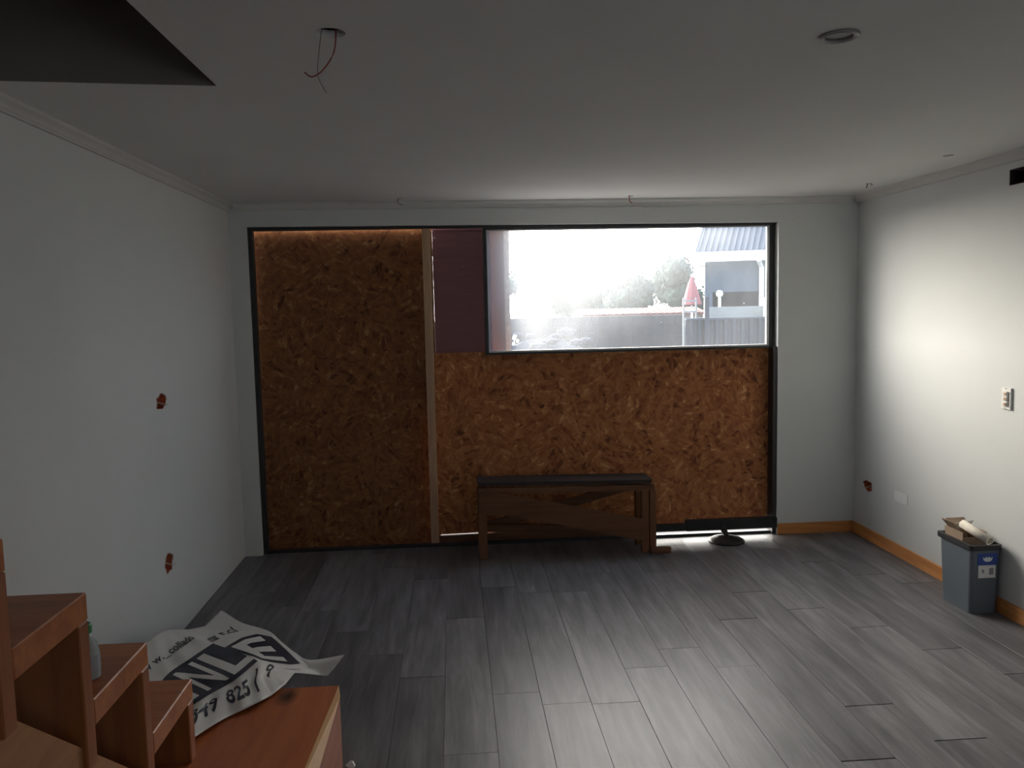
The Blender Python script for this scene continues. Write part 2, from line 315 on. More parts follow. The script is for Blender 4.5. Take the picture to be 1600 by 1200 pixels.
# cove moulding (stepped profile) along the three visible walls
prof = [(0, 0), (.012, 0), (.014, .006), (.020, .012), (.024, .020), (.034, .028), (.038, .030), (.044, .034), (.046, .040), (.046, .046), (0, .046)]
def mould(name, put, a, b):
    bm = bmesh.new(); A = [bm.verts.new(put(u, v, a)) for u, v in prof]; B = [bm.verts.new(put(u, v, b)) for u, v in prof]
    bm.faces.new(A); bm.faces.new(B[::-1])
    for i in range(len(prof)): bm.faces.new((A[i], B[i], B[(i+1) % len(prof)], A[(i+1) % len(prof)]))
    struct(name, bm, 'mould')
zb = H-.046
mould('trim_1', lambda u, v, s: (u+.0005, s, zb+v), SY-.04 if False else -2.94, 0)
mould('trim_2', lambda u, v, s: (s, -u-.0005, zb+v), .046, W-.046)
mould('trim_3', lambda u, v, s: (W-u-.0005, s, zb+v), YB, 0)
# baseboards
struct('baseboard_right', box(W-.016, W-.0005, -6.5, -.001, 0.0, .082, .003), 'base')
struct('baseboard_back', box(OX1+.006, W-.017, -.016, -.0005, 0.0, .080, .003), 'baseX')

# ------------------------------------------------------------ floor of separate laminate planks
floor = struct('floor', box(-.1, W+.1, YB-.1, .3, -.12, -.0085), 'subfloor')
PW, PL = .2065, 1.37
def plank_mesh(w_, l_, th=.008, b=.0006):
    bm = bmesh.new(); x, y = w_/2, l_/2
    top = [bm.verts.new(p) for p in ((-x+b, -y+b, 0), (x-b, -y+b, 0), (x-b, y-b, 0), (-x+b, y-b, 0))]
    mid = [bm.verts.new(p) for p in ((-x, -y, -b), (x, -y, -b), (x, y, -b), (-x, y, -b))]
    bot = [bm.verts.new(p) for p in ((-x, -y, -th), (x, -y, -th), (x, y, -th), (-x, y, -th))]
    bm.faces.new(top)
    for A, B in ((top, mid), (mid, bot)):
        for i in range(4): bm.faces.new((A[i], B[i], B[(i+1) % 4], A[(i+1) % 4]))
    bmesh.ops.recalc_face_normals(bm, faces=bm.faces[:])
    me = bpy.data.meshes.new('plank'); bm.to_mesh(me); bm.free(); me.materials.append(M['plank']); return me
meshes = {}
ends = {15: -1.14, 16: -1.435, 17: -1.722, 18: -2.02, 19: -.94, 20: -1.12, 14: -1.532, 13: -.72, 12: -1.86, 11: -2.05, 10: -1.0, 9: -2.35}
x0 = 3.050-15*PW
for c in range(-1, 22):
    xa, xb = max(x0+c*PW, 0), min(x0+(c+1)*PW, W)
    if xb-xa < .02: continue
    e0 = ends.get(c, -.25-random.random()*PL)
    ys = []; y = e0
    while y < .12: y += PL
    while y > YB-PL: ys.append(y); y -= PL
    for k, ye in enumerate(ys[:-1]):
        ya, yb = max(ys[k+1], YB), min(ye, .12)
        gap = .0055 if c >= 14 else random.choice((.0008, .0015, .0022))
        sx = .0012
        ln = round(yb-ya-gap, 4); wd = round(xb-xa-sx, 4)
        if ln < .03: continue
        if (wd, ln) not in meshes: meshes[(wd, ln)] = plank_mesh(wd, ln)
        o = bpy.data.objects.new('plank', meshes[(wd, ln)]); COL.objects.link(o); o.parent = floor
        o.location = ((xa+xb)/2, (ya+yb)/2, random.uniform(-.0004, .0004))

# ------------------------------------------------------------ window wall infill
fr = struct('trim_frame', box(OX0, OX1, .03, .085, 2.226, 2.249), 'frame')
for nm, b in (('jamb', box(OX0+.0005, OX0+.03, .03, .085, .0, 2.226)), ('jamb', box(OX1-.03, OX1-.0005, .008, .10, .0, 1.358)), ('jamb', box(OX1-.03, OX1-.0005, .068, .10, 1.3585, 2.226)), ('sill_rail', box(OX0+.03, OX1-.031, .04, .085, .0, .018))):
    obj(nm, b, 'frame', fr)
# tall board fixed outside the left bay, proud of the wall so that daylight falls behind its top
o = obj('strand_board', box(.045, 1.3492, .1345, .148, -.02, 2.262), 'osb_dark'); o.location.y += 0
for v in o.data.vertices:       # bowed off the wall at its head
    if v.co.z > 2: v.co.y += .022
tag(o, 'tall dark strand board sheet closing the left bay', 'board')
o = obj('pine_stud', box(1.283, 1.338, .028, .085, .03, 2.2255, .002), 'stud'); tag(o, 'slim upright pine stud between the tall board and the low board', 'stud')
o = obj('strand_board', box(1.339, 3.742, .1005, .115, .10, 1.368), 'osb')
for v in o.data.vertices:       # the lower edge climbs a little to the right
    if v.co.z < .2: v.co.z = .070 + (v.co.x-1.34)*.0165
tag(o, 'wide strand board sheet below the window', 'board')
# maroon lap siding seen between stud and window
sd = thing('siding_panel', 'dark maroon siding panel left of the window', 'panel', (1.52, .15, 1.36))
zs = [.95, 1.16, 1.362, 1.53, 1.70, 1.87, 2.045, 2.222, 2.31]
for a, b in zip(zs, zs[1:]):
    obj('siding_board', prism([(.150, a), (.160, a), (.160, b+.012), (.156, b+.012)], .405, 'X', 1.3496), 'maroon', sd)
obj('screw', tube(bmesh.new(), [(1.367, .1455, 2.17), (1.367, .1495, 2.17)], .006), 'white_frame', sd)
obj('screw', tube(bmesh.new(), [(1.56, .1455, 1.97), (1.56, .1495, 1.97)], .005), 'chrome', sd)
# window
win = struct('window_1', box(1.70, 1.722, .028, .10, 1.350, 2.2255), 'frame')
def wf(b, m='frame', nm='window_frame', lb=None): return obj(nm, b, m, win, lb)
wf(box(3.722, 3.7405, .06, .10, 1.350, 2.2255)); wf(box(1.722, 3.722, .028, .10, 1.350, 1.364)); wf(box(1.722, 3.722, .028, .10, 2.212, 2.2255))
for nm, b in (('bead', box(1.7225, 1.728, .045, .07, 1.3645, 2.2115)), ('bead', box(3.704, 3.7215, .045, .07, 1.3645, 2.2115)), ('bead', box(1.7285, 3.7035, .045, .07, 1.3645, 1.376)), ('bead', box(1.7285, 3.7035, .045, .07, 2.204, 2.2115))):
    wf(b, 'white_frame', 'glazing_bead', 'pale grey glazing bead')
wf(box(1.7286, 3.7034, .056, .060, 1.3761, 2.2039), 'glass', 'pane', 'dirty glass with dried specks and painted-in sun haze')
for (x, z, r) in ((1.905, 1.468, .018), (1.925, 1.44, .012), (1.898, 1.425, .014), (3.735, 0, 0)):
    if r: wf(prism(ragged(x, z, r, r*1.2, 10, .3), .0008, 'Y', .0545), 'film', 'paint_spot', 'white blot on the glass')
# outside wing board with its rough insulation edge
wg = thing('wing_board', 'tan outer post with a rough grey edge beyond the window left end', 'post', (1.8, .25, -.2))
obj('board', box(1.66, 1.853, .235, .262, -.2, 2.45), 'tan', wg)
bm = bmesh.new(); n = 60
L0 = [(1.854, -.2+2.65*i/n) for i in range(n+1)]
R0 = [(1.897+random.uniform(-.006, .006)-.0008*(i-30)*.3, -.2+2.65*i/n) for i in range(n+1)]
obj('foam_edge', prism(L0+R0[::-1], .05, 'Y', .225), 'foam', wg)
# offcut and floor-level timbers under the low board
o = obj('timber_offcut', prism([(1.339, .0185), (2.855, .0185), (2.855, .090), (2.2, .078), (1.339, .066)], .028, 'Y', .07), 'bench'); tag(o, 'long timber offcut on the floor left of the trestle, under the low board', 'timber')
o = obj('board_strip', box(2.86, 3.12, .086, .100, .062, .150), 'osb'); tag(o, 'narrow strand board strip fixed to the low board behind the trestle', 'board')

# ------------------------------------------------------------ black iron stand under the right end of the board
st = thing('iron_stand', 'black bar on a round foot, low under the window right end', 'stand', (3.36, -.05, 0))
obj('bar', box(3.10, 3.765, -.03, .02, .055, .132, .004), 'iron', st)
obj('bar', box(2.86, 3.11, -.02, .015, .056, .108, .004), 'iron', st)
smooth(obj('foot', lathe([(.125, 0.0006), (.125, .010), (.105, .022), (.05, .034), (.03, .04)], (3.36, -.12, 0), 36), 'iron', st))
obj('stem', tube(bmesh.new(), [(3.36, -.12, .03), (3.36, -.06, .07), (3.36, -.015, .08)], .022, 12), 'iron', st)

# ------------------------------------------------------------ low trestle
tr = thing('trestle_bench', 'low dark timber trestle with a slanting brace', 'trestle', (2.2, -.26, 0))
obj('top', prism([(1.612, .496), (2.775, .474), (2.790, .500), (2.20, .512), (1.66, .520), (1.614, .526)], .22, 'Y', -.30), 'benchtop', tr)
obj('rail', prism([(1.615, .448), (2.80, .428), (2.80, .466), (1.615, .485)], .03, 'Y', -.31), 'bench', tr)
obj('rail', prism([(1.66, .14), (2.72, .075), (2.72, .135), (1.66, .195)], .028, 'Y', -.13), 'bench', tr)
obj('brace', prism([(1.618, .478), (1.64, .475), (2.20, .355), (2.745, .232), (2.745, .085), (2.25, .200), (1.80, .300), (1.618, .318)], .024, 'Y', -.336), 'bench', tr)
obj('brace', prism([(1.67, .20), (1.67, .13), (2.72, .40), (2.72, .46)], .022, 'Y', -.105), 'bench', tr)
for y in (-.312, -.125):
    obj('leg', box(1.612, 1.668, y, y+.045, .0006, .446, .002), 'benchZ', tr)
    obj('leg', box(2.712, 2.762, y+.001, y+.046, .0006, .428, .002), 'benchZ', tr)
obj('leg', box(2.768, 2.812, -.309, -.27, .0006, .427, .002), 'benchZ', tr)
obj('foot_block', box(2.766, 2.905, -.345, -.3095, .0006, .042, .003), 'bench', tr)
obj('stretcher', box(1.62, 1.66, -.267, -.126, .10, .16), 'bench', tr)

# ------------------------------------------------------------ staircase on the left
sc_ = thing('staircase', 'heavy stained pine staircase rising along the left wall', 'staircase', (.35, -3.3, 0))
NOS = [(-2.845, .31), (-3.167, .558), (-3.494, .811), (-3.817, 1.060), (-4.125, 1.27)]
while NOS[-1][1] < 2.5: NOS.append((NOS[-1][0]-.31, NOS[-1][1]+.235))
sl = lambda y: .969+(-4.179-y)*.78
XR, TH = .65, .062
for i in range(1, len(NOS)-1):
    y, z = NOS[i]; yn = NOS[i+1][0]
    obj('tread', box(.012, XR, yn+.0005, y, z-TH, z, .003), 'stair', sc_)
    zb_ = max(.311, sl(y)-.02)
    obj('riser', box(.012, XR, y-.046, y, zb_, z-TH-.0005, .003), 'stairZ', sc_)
for x in (XR-.068, .02):
    ya, yb_ = -5.9, -3.335
    obj('stringer', prism([(ya, sl(ya)), (yb_, sl(yb_)), (yb_, sl(yb_)-.0), (yb_-.02, .312), (-3.52, .312), (ya, sl(ya)-.088)], .056, 'X', x), 'stringer', sc_)
# first step: a wide closed box, two boards on top, a pale wane edge on the right
lx0, lx1, ly0, ly1, lz = .012, 1.03, -3.60, -2.735, .31
carc = obj('landing_box', box(lx0, lx1-.002, ly0, ly1+.002, .0006, lz-.042), 'pinkpine', sc_)
obj('landing_board', prism([(lx0, ly0), (.86, ly0), (.86, ly1), (lx0, ly1)], .0415, 'Z', lz-.0415), 'stairY', carc)
wb = bmesh.new()
pts = [(.8605, ly0, lz), (lx1-.048, ly0, lz), (lx1-.004, ly1, lz), (.8605, ly1, lz), (.8605, ly0, lz-.0415), (lx1, ly0, lz-.0415), (lx1, ly1, lz-.0415), (.8605, ly1, lz-.0415)]
v = [wb.verts.new(p) for p in pts]
for f in ((0, 1, 2, 3), (4, 7, 6, 5), (0, 4, 5, 1), (2, 6, 7, 3), (0, 3, 7, 4)): wb.faces.new([v[i] for i in f])
wb.faces.new((v[1], v[5], v[6], v[2]))
ob = obj('landing_board', wb, 'stairY', carc); ob.data.materials.append(M['rawpine'])
for p in ob.data.polygons:
    if p.normal.x > .3: p.material_index = 1

# bottle standing on the tread
bt = thing('bottle', 'small dusty bottle with a green cap on a stair tread', 'bottle', (.588, -3.70, .8115))
smooth(obj('body', lathe([(.026, 0), (.028, .004), (.028, .065), (.024, .083), (.013, .100), (.012, .110)], (.588, -3.70, .8115), 20), 'bottle', bt))
obj('label', lathe([(.0284, .02), (.0286, .021), (.0286, .058), (.0284, .059)], (.588, -3.70, .8115), 20), 'inkgrey', bt)
obj('cap', lathe([(.014, .1105), (.015, .112), (.015, .130), (.013, .133)], (.588, -3.70, .8115), 16), 'green', bt)

# ------------------------------------------------------------ vinyl banner draped from the first step to the floor
def ray_z(px, py, z):
    d = rg*((px-800)/FPX)+dn*((py-600)/FPX)+fwd; t = (z-CAM.z)/d.z; return CAM+d*t
VS = [1., .75, .62, .28, .13, 0.]
colsA = [(0., [(-160, 560), (-60, 640), (60, 720), (330, 800), (340, 875), (320, 1050)]),
         (.2, [(-20, 370), (70, 475), (190, 545), (500, 690), (530, 760), (570, 885)]),
         (.4, [(130, 235), (250, 350), (350, 430), (690, 580), (745, 675), (800, 772)]),
         (.6, [(210, 205), (380, 262), (530, 310), (860, 440), (885, 565), (960, 690)])]
colsB = [(.6, [(350, 205), (490, 290), (600, 350), (880, 430), (885, 560), (960, 690)]),
         (.75, [(470, 182), (590, 240), (740, 268), (985, 452), (975, 512), (1065, 605)]),
         (.86, [(592, 60), (690, 210), (855, 240), (1095, 465), (1115, 498), (1132, 522)]),
         (.95, [(740, 160), (870, 195), (1000, 270), (1200, 455), (1260, 505), (1375, 550)]),
         (1., [(870, 192), (960, 228), (1030, 292), (1135, 375), (1250, 430), (1500, 390)])]
hA = {0.: [.33]*6, .2: [.33, .33, .33, .335, .332, .325], .4: [.30, .31, .33, .345, .335, .325], .6: [.235, .28, .31, .335, .335, .325]}
hB = {.6: [.17, .225, .265, .325, .334, .325], .75: [.09, .16, .22, .27, .30, .32], .86: [.012, .11, .19, .22, .21, .20], .95: [.02, .09, .15, .16, .15, .12], 1.: [.03, .08, .12, .13, .15, .20]}
def lerp(a, b, t): return a+(b-a)*t
def cr(p0, p1, p2, p3, t):
    return .5*((2*p1)+(-p0+p2)*t+(2*p0-5*p1+4*p2-p3)*t*t+(-p0+3*p1-3*p2+p3)*t**3)
def sheet_at(u, v):
    cols, hh = (colsA, hA) if u < .6 else (colsB, hB)
    rows = []
    for uc, pts in cols:
        k = 0
        while k < 4 and v < VS[k+1]: k += 1
        t = (VS[k]-v)/(VS[k]-VS[k+1]); q = [list(pts[i])+[hh[uc][i]] for i in range(6)]
        g = lambda i: q[max(0, min(5, i))]
        rows.append([cr(g(k-1)[c], g(k)[c], g(k+1)[c], g(k+2)[c], t) if c < 2 else lerp(g(k)[c], g(k+1)[c], t) for c in range(3)])
    j = 0
    while j < len(cols)-2 and u > cols[j+1][0]: j += 1
    t = (u-cols[j][0])/(cols[j+1][0]-cols[j][0]); g = lambda i: rows[max(0, min(len(rows)-1, i))]
    a = [cr(g(j-1)[c], g(j)[c], g(j+1)[c], g(j+2)[c], t) if c < 2 and u < .6 else lerp(g(j)[c], g(j+1)[c], t) for c in range(3)]
    z = max(.010, a[2]+.006*math.sin(17*u+9*v)*math.sin(11*v+4*u)+.003*math.sin(41*u-13*v))
    return ray_z(220+a[0]/4.706, 940+a[1]/4.706, z)
def sheet(u, v, off=0.):
    p = sheet_at(u, v)
    if off:
        e = .004; u2 = u-e if (u > .99 or .594 < u < .6) else u+e; v2 = v-e if v > .5 else v+e
        a, b = (sheet_at(u2, v)-p)*(1 if u2 > u else -1), (sheet_at(u, v2)-p)*(1 if v2 > v else -1)
        n_ = a.cross(b); n_ = n_.normalized() if n_.length else Vector((0, 0, 1))
        if n_.dot(CAM-p) < 0: n_ = -n_
        p = p+n_*off
    return p
bm = bmesh.new(); us = [i*.02 for i in range(30)]+[.5999, .6001]+[.62+i*.0158 for i in range(25)]; us = [min(u_, 1.) for u_ in us]; us[-1] = 1.
grid = [[bm.verts.new(sheet(u_, j/40)) for j in range(41)] for u_ in us]
for A, B in zip(grid, grid[1:]):
    for j in range(40): bm.faces.new((A[j], B[j], B[j+1], A[j+1]))
ban = smooth(obj('vinyl_banner', bm, 'banner')); tag(ban, 'crumpled white vinyl banner with navy lettering, draped over the first stair box', 'banner')
sm = ban.modifiers.new('thickness', 'SOLIDIFY'); sm.thickness = .0012; sm.offset = 0
def patch(name, quads, m, off):
    bm = bmesh.new()
    for u0, u1, v0, v1 in quads:
        nu, nv = max(2, int((u1-u0)/.012)), max(2, int((v1-v0)/.02)); g = [[bm.verts.new(sheet(lerp(u0, u1, i/nu), lerp(v0, v1, j/nv), off)) for j in range(nv+1)] for i in range(nu+1)]
        for i in range(nu):
            for j in range(nv): bm.faces.new((g[i][j], g[i+1][j], g[i+1][j+1], g[i][j+1]))
    return smooth(obj(name, bm, m, ban))
def glyphs(name, txt, u0, u1, v0, v1, m, off, spacing=1., bold=.0, shear=0.):
    cu = bpy.data.curves.new('text', 'FONT'); cu.body = txt; cu.space_character = spacing; cu.offset = bold; cu.resolution_u = 4
    to = bpy.data.objects.new('text', cu); COL.objects.link(to); me = bpy.data.meshes.new_from_object(to); bpy.data.objects.remove(to)
    bm = bmesh.new(); bm.from_mesh(me); bmesh.ops.remove_doubles(bm, verts=bm.verts[:], dist=1e-4)
    bmesh.ops.triangulate(bm, faces=bm.faces[:])
    xs = [q.co.x for q in bm.verts]; zs_ = [q.co.y for q in bm.verts]; xa, xb, ya, yb = min(xs), max(xs), min(zs_), max(zs_)
    for _ in range(3):
        le = [e for e in bm.edges if abs(e.verts[0].co.x-e.verts[1].co.x)/(xb-xa)*(u1-u0) > .02 or abs(e.verts[0].co.y-e.verts[1].co.y)/(yb-ya)*(v1-v0) > .04]
        if le: bmesh.ops.subdivide_edges(bm, edges=le, cuts=1); bmesh.ops.triangulate(bm, faces=bm.faces[:])
    for q in bm.verts:
        a, b = (q.co.x-xa)/(xb-xa), (q.co.y-ya)/(yb-ya); q.co = sheet(max(0, min(1, u0+(u1-u0)*a+shear*(b-.5))), v0+(v1-v0)*b, off)
    return obj(name, bm, m, ban)
patch('navy_band', [(.0, .599, .28, .62), (.601, .925, .28, .62)], 'ink', .002)
glyphs('letter', 'I', .09, .16, .33, .57, 'banner', .0035, bold=.02)
glyphs('letter', 'N', .22, .395, .32, .58, 'banner', .0035, bold=.02)
glyphs('letter', 'L', .43, .592, .32, .58, 'banner', .0035, bold=.03)
glyphs('letter', 'E', .64, .86, .32, .58, 'banner', .0035, bold=.03)
glyphs('phone_digits', '849', .03, .235, .075, .225, 'ink', .002, bold=.02)
glyphs('phone_digits', '825', .29, .46, .085, .24, 'ink', .002, bold=.02)
glyphs('phone_digits', '/', .50, .555, .07, .25, 'ink', .002, bold=.02)
glyphs('phone_digits', '9', .64, .73, .10, .25, 'ink', .002, bold=.02)
glyphs('web_address', 'w w._collado', .14, .595, .715, .80, 'ink', .002, bold=.02)
glyphs('web_address', 'mar', .612, .70, .71, .775, 'ink', .002, bold=.02)
glyphs('web_address', 'r.cl', .74, .86, .72, .80, 'ink', .002, bold=.02)

o = obj('foam_scrap', lathe([(.004, 0), (.016, .004), (.012, .014), (.018, .020), (.008, .032), (.003, .036)], (1.062, -2.765, .0006), 9), 'white')
tag(o, 'small white torn scrap on the floor beside the first stair box', 'scrap')
for vv in o.data.vertices: vv.co.x += random.uniform(-.004, .004); vv.co.y += random.uniform(-.004, .004)
for (x, y, r) in ((1.86, -.92, .006),):
    o = obj('plaster_chip', lathe([(r*.4, 0), (r, .003), (r*.6, .006)], (x+.05, y+.0, .001), 6), 'white'); tag(o, 'tiny white plaster chip on the open floor before the trestle', 'chip')

# ------------------------------------------------------------ waste bin with rubbish by the right wall
bn = thing('waste_bin', 'grey-blue plastic waste bin against the right wall', 'bin', (4.245, -1.5, 0))
def loop(x0_, x1_, y0_, y1_, z, r=.018, k=3):
    out_ = []
    for cx_, cy_, a0 in ((x1_-r, y1_-r, 0), (x0_+r, y1_-r, 1), (x0_+r, y0_+r, 2), (x1_-r, y0_+r, 3)):
        for i in range(k+1):
            a = (a0+i/k)*PI/2; out_.append((cx_+r*math.cos(a), cy_+r*math.sin(a), z))
    return out_
def loft(loops, cap0=True, cap1=False):
    bm = bmesh.new(); R_ = [[bm.verts.new(p) for p in lp] for lp in loops]; n = len(R_[0])
    for A, B in zip(R_, R_[1:]):
        for i in range(n): bm.faces.new((A[i], A[(i+1) % n], B[(i+1) % n], B[i]))
    if cap0: bm.faces.new(R_[0])
    if cap1: bm.faces.new(R_[-1])
    return bm
bx0, bx1 = 4.160, 4.322
obj('body', loft([loop(bx0+.008, bx1-.004, -1.622, -1.372, .0008), loop(bx0, bx1, -1.634, -1.352, .348), loop(bx0+.004, bx1-.004, -1.630, -1.356, .348), loop(bx0+.012, bx1-.008, -1.618, -1.376, .006)], True, True), 'bin', bn)
obj('rim', loft([loop(bx0-.008, bx1+.003, -1.644, -1.338, .3485), loop(bx0-.010, bx1+.003, -1.648, -1.334, .352), loop(bx0-.010, bx1+.003, -1.648, -1.334, .376), loop(bx0+.006, bx1-.006, -1.630, -1.354, .376), loop(bx0+.006, bx1-.006, -1.630, -1.354, .3485), loop(bx0-.008, bx1+.003, -1.644, -1.338, .3485)], False, False), 'rim', bn)
obj('label', box(4.196, 4.306, -1.6345, -1.6325, .268, .330), 'blue', bn, 'blue label with a pale crown mark')
cr_ = obj('crown_mark', prism([(4.228, .294), (4.224, .310), (4.236, .304), (4.243, .314), (4.251, .304), (4.258, .314), (4.266, .304), (4.278, .310), (4.274, .294), (4.262, .286), (4.240, .286)], .0008, 'Y', -1.6356), 'white', bn)
obj('label', box(4.203, 4.298, -1.6325, -1.6305, .197, .265), 'white', bn, 'white printed paper label')
obj('print', prism([(4.222, .225), (4.234, .225), (4.234, .243), (4.222, .243)], .0006, 'Y', -1.6332), 'inkgrey', bn)
obj('print', prism([(4.262, .215), (4.285, .215), (4.285, .250), (4.262, .250)], .0006, 'Y', -1.6332), 'inkgrey', bn)
cb = thing('cardboard_box', 'small open cardboard box sticking out of the waste bin', 'box', (4.24, -1.45, .30))
def slab(bm, a, b, c, t=.004):
    a, b, c = Vector(a), Vector(b), Vector(c); n_ = (b-a).cross(c-a).normalized()*t; d = b+c-a
    q = [bm.verts.new(p) for p in (a, b, d, c, a+n_, b+n_, d+n_, c+n_)]
    for f in ((0, 1, 2, 3), (7, 6, 5, 4), (0, 4, 5, 1), (1, 5, 6, 2), (2, 6, 7, 3), (3, 7, 4, 0)): bm.faces.new([q[i] for i in f])
    return bm
bm = bmesh.new(); slab(bm, (4.178, -1.53, .26), (4.178, -1.37, .26), (4.178, -1.53, .415)); slab(bm, (4.312, -1.37, .26), (4.312, -1.53, .26), (4.312, -1.37, .415))
slab(bm, (4.178, -1.37, .26), (4.316, -1.37, .26), (4.178, -1.37, .415)); slab(bm, (4.316, -1.53, .26), (4.178, -1.53, .26), (4.316, -1.53, .385)); slab(bm, (4.178, -1.53, .26), (4.312, -1.53, .26), (4.178, -1.37, .26))
obj('carton', bm, 'card', cb)
obj('flap', slab(bmesh.new(), (4.182, -1.50, .4165), (4.178, -1.40, .4165), (4.148, -1.49, .462), .003), 'card', cb)
obj('flap', slab(bmesh.new(), (4.20, -1.366, .4165), (4.308, -1.366, .4165), (4.195, -1.345, .448), .003), 'card', cb)
obj('inner_paper', slab(bmesh.new(), (4.20, -1.40, .40), (4.30, -1.40, .41), (4.21, -1.42, .44), .002), 'white', cb)
tb = thing('paper_tube', 'pale paper tube lying across the rim of the waste bin', 'tube', (4.24, -1.55, .39))
A, B = Vector((4.222, -1.46, .445)), Vector((4.248, -1.652, .400))
d = (B-A).normalized(); a_ = d.cross(Vector((0, 0, 1))).normalized(); b_ = d.cross(a_)
bm = bmesh.new(); rr = []
for P_, r in ((A, .023), (B, .023), (B, .018), (A, .018)): rr.append([bm.verts.new(P_+(a_*math.cos(2*PI*k/20)+b_*math.sin(2*PI*k/20))*r) for k in range(20)])
for X_, Y_ in zip(rr, rr[1:]+rr[:1]):
    for k in range(20): bm.faces.new((X_[k], X_[(k+1) % 20], Y_[(k+1) % 20], Y_[k]))
smooth(obj('roll', bm, 'tube', tb))

# ------------------------------------------------------------ wall fittings
def wiring_box(label, side, y, z, a, b, poly):
    s = -1 if side == 'L' else 1; xw = 0 if side == 'L' else W
    X = lambda d_: xw+s*d_
    t_ = thing('wiring_box', label, 'electrical box', (X(.03), y, z), 'open wiring boxes in the walls')
    bm = bmesh.new(); n = len(poly); R_ = []
    for dd in (.0004, .0045, .030, .048): R_.append([bm.verts.new((X(dd), y+(p[0]-y)*(.985 if dd < .04 else .8), z+(p[1]-z)*(.985 if dd < .04 else .8))) for p in poly])
    for Aq, Bq in zip(R_, R_[1:]):
        for k in range(n): bm.faces.new((Aq[k], Aq[(k+1) % n], Bq[(k+1) % n], Bq[k]))
    bm.faces.new(R_[-1])
    obj('casing', bm, 'box', t_)
    obj('wire', tube(bmesh.new(), [(X(.05), y-.01, z+.01), (X(.02), y, z), (X(-.006), y+.012, z-.012), (X(-.022), y+.03, z-.016)], .0028, 6), 'wire_w', t_)
    obj('wire', tube(bmesh.new(), [(X(.05), y+.012, z-.004), (X(.015), y+.004, z-.01), (X(-.008), y-.006, z-.026)], .0028, 6), 'wire', t_)
    # crumbling plaster lip round part of the hole
    bm = bmesh.new(); P1 = [(y+(p[0]-y)*1.10, z+(p[1]-z)*1.10) for p in poly]
    r1 = [bm.verts.new((X(-.0006), *p)) for p in P1]; r2 = [bm.verts.new((X(-.004), (p[0]+q[0])/2, (p[1]+q[1])/2)) for p, q in zip(P1, poly)]; r3 = [bm.verts.new((X(-.0006), *p)) for p in poly]
    for Aq, Bq in ((r1, r2), (r2, r3)):
        for k in range(n//2+1): bm.faces.new((Aq[k], Aq[(k+1) % n], Bq[(k+1) % n], Bq[k]))
    obj('plaster_edge', bm, 'plaster', t_)
    return t_
wiring_box('open orange wiring box at mid height in the left wall', 'L', *LH[0], PL_[0])
wiring_box('open orange wiring box low in the left wall near the banner', 'L', *LH[1], PL_[1])
wiring_box('open wiring box low in the right wall beside the far corner', 'R', *RH[0], PR_)
o = bm = bmesh.new()
for q in ((W+.07, W+.08, -1.758, -1.579, 2.240, 2.316), (W+.0008, W+.07, -1.583, -1.5785, 2.240, 2.316), (W+.0008, W+.07, -1.7585, -1.754, 2.240, 2.316), (W+.0008, W+.07, -1.754, -1.583, 2.240, 2.244), (W+.0008, W+.07, -1.754, -1.583, 2.312, 2.316)): bx(bm, *q)
o = obj('wall_cavity_box', bm, 'dark'); tag(o, 'dark rectangular cavity high in the right wall', 'cavity')
bp = obj('blank_plate', prism([(-.712, .362), (-.560, .360), (-.560, .425), (-.712, .422)], .004, 'X', W-.0045), 'white'); tag(bp, 'blank white cover plate low on the right wall', 'plate')
sw = thing('light_switch', 'white three-module light switch without cover on the right wall', 'switch', (W, -1.62, 1.146))
obj('plate', box(W-.010, W-.0006, -1.659, -1.582, 1.088, 1.203, .003), 'switch', sw)
for k in range(3):
    zc = 1.172-k*.027
    obj('module', box(W-.019, W-.0105, -1.640, -1.602, zc-.012, zc+.012, .002), 'switch' if k != 1 else 'switch', sw)
    obj('contact', box(W-.0215, W-.0192, -1.635, -1.618, zc-.008, zc+.006), 'brass', sw)
for zc in (1.095, 1.197): obj('screw', lathe([(.003, 0), (.003, .002)], (W-.012, -1.62, zc), 8), 'brass', sw)

# ------------------------------------------------------------ ceiling fittings
def cup(x, y, r, parent, m='dark'):
    obj('recess', lathe([(r*1.25, .021), (r*1.25, .09), (r*1.2, .09), (r*1.2, .0215)], (x, y, H), 20, True), m, parent)
hd = thing('ceiling_outlet', 'round ceiling cut-out with a long dangling red wire, above the stairs', 'ceiling outlet', (1.179, -3.392, H), 'open ceiling cut-outs')
cup(1.179, -3.392, .040, hd)
def arc(pts, n=18):
    out_ = []; pts = [Vector(p) for p in pts]
    for i in range(len(pts)-1):
        g = lambda k: pts[max(0, min(len(pts)-1, k))]
        for j in range(n//(len(pts)-1)+1): out_.append(Vector([cr(g(i-1)[c], g(i)[c], g(i+1)[c], g(i+2)[c], j/(n//(len(pts)-1)+1)) for c in range(3)]))
    return out_+[pts[-1]]
obj('wire', tube(bmesh.new(), arc([(1.190, -3.38, 2.44), (1.193, -3.39, 2.395), (1.186, -3.40, 2.345), (1.158, -3.405, 2.302), (1.128, -3.40, 2.286), (1.108, -3.39, 2.30)]), .0020, 8), 'wire', hd)
obj('wire', tube(bmesh.new(), arc([(1.160, -3.38, 2.44), (1.150, -3.39, 2.37), (1.143, -3.40, 2.30), (1.150, -3.405, 2.27), (1.165, -3.405, 2.243)]), .0009, 6), 'wire_b', hd)
dl = thing('downlight', 'round recessed downlight with a metal ring, right part of the ceiling', 'downlight', (2.568, -3.38, H))
smooth(obj('ring', lathe([(.036, -.001), (.040, -.007), (.048, -.009), (.054, -.006), (.055, -.0006), (.050, -.0006)], (2.568, -3.38, H), 36, True), 'chrome', dl))
obj('housing', lathe([(.0385, .0), (.0385, .05), (.036, .05), (.036, .0)], (2.568, -3.38, H), 28, True), 'chrome', dl)
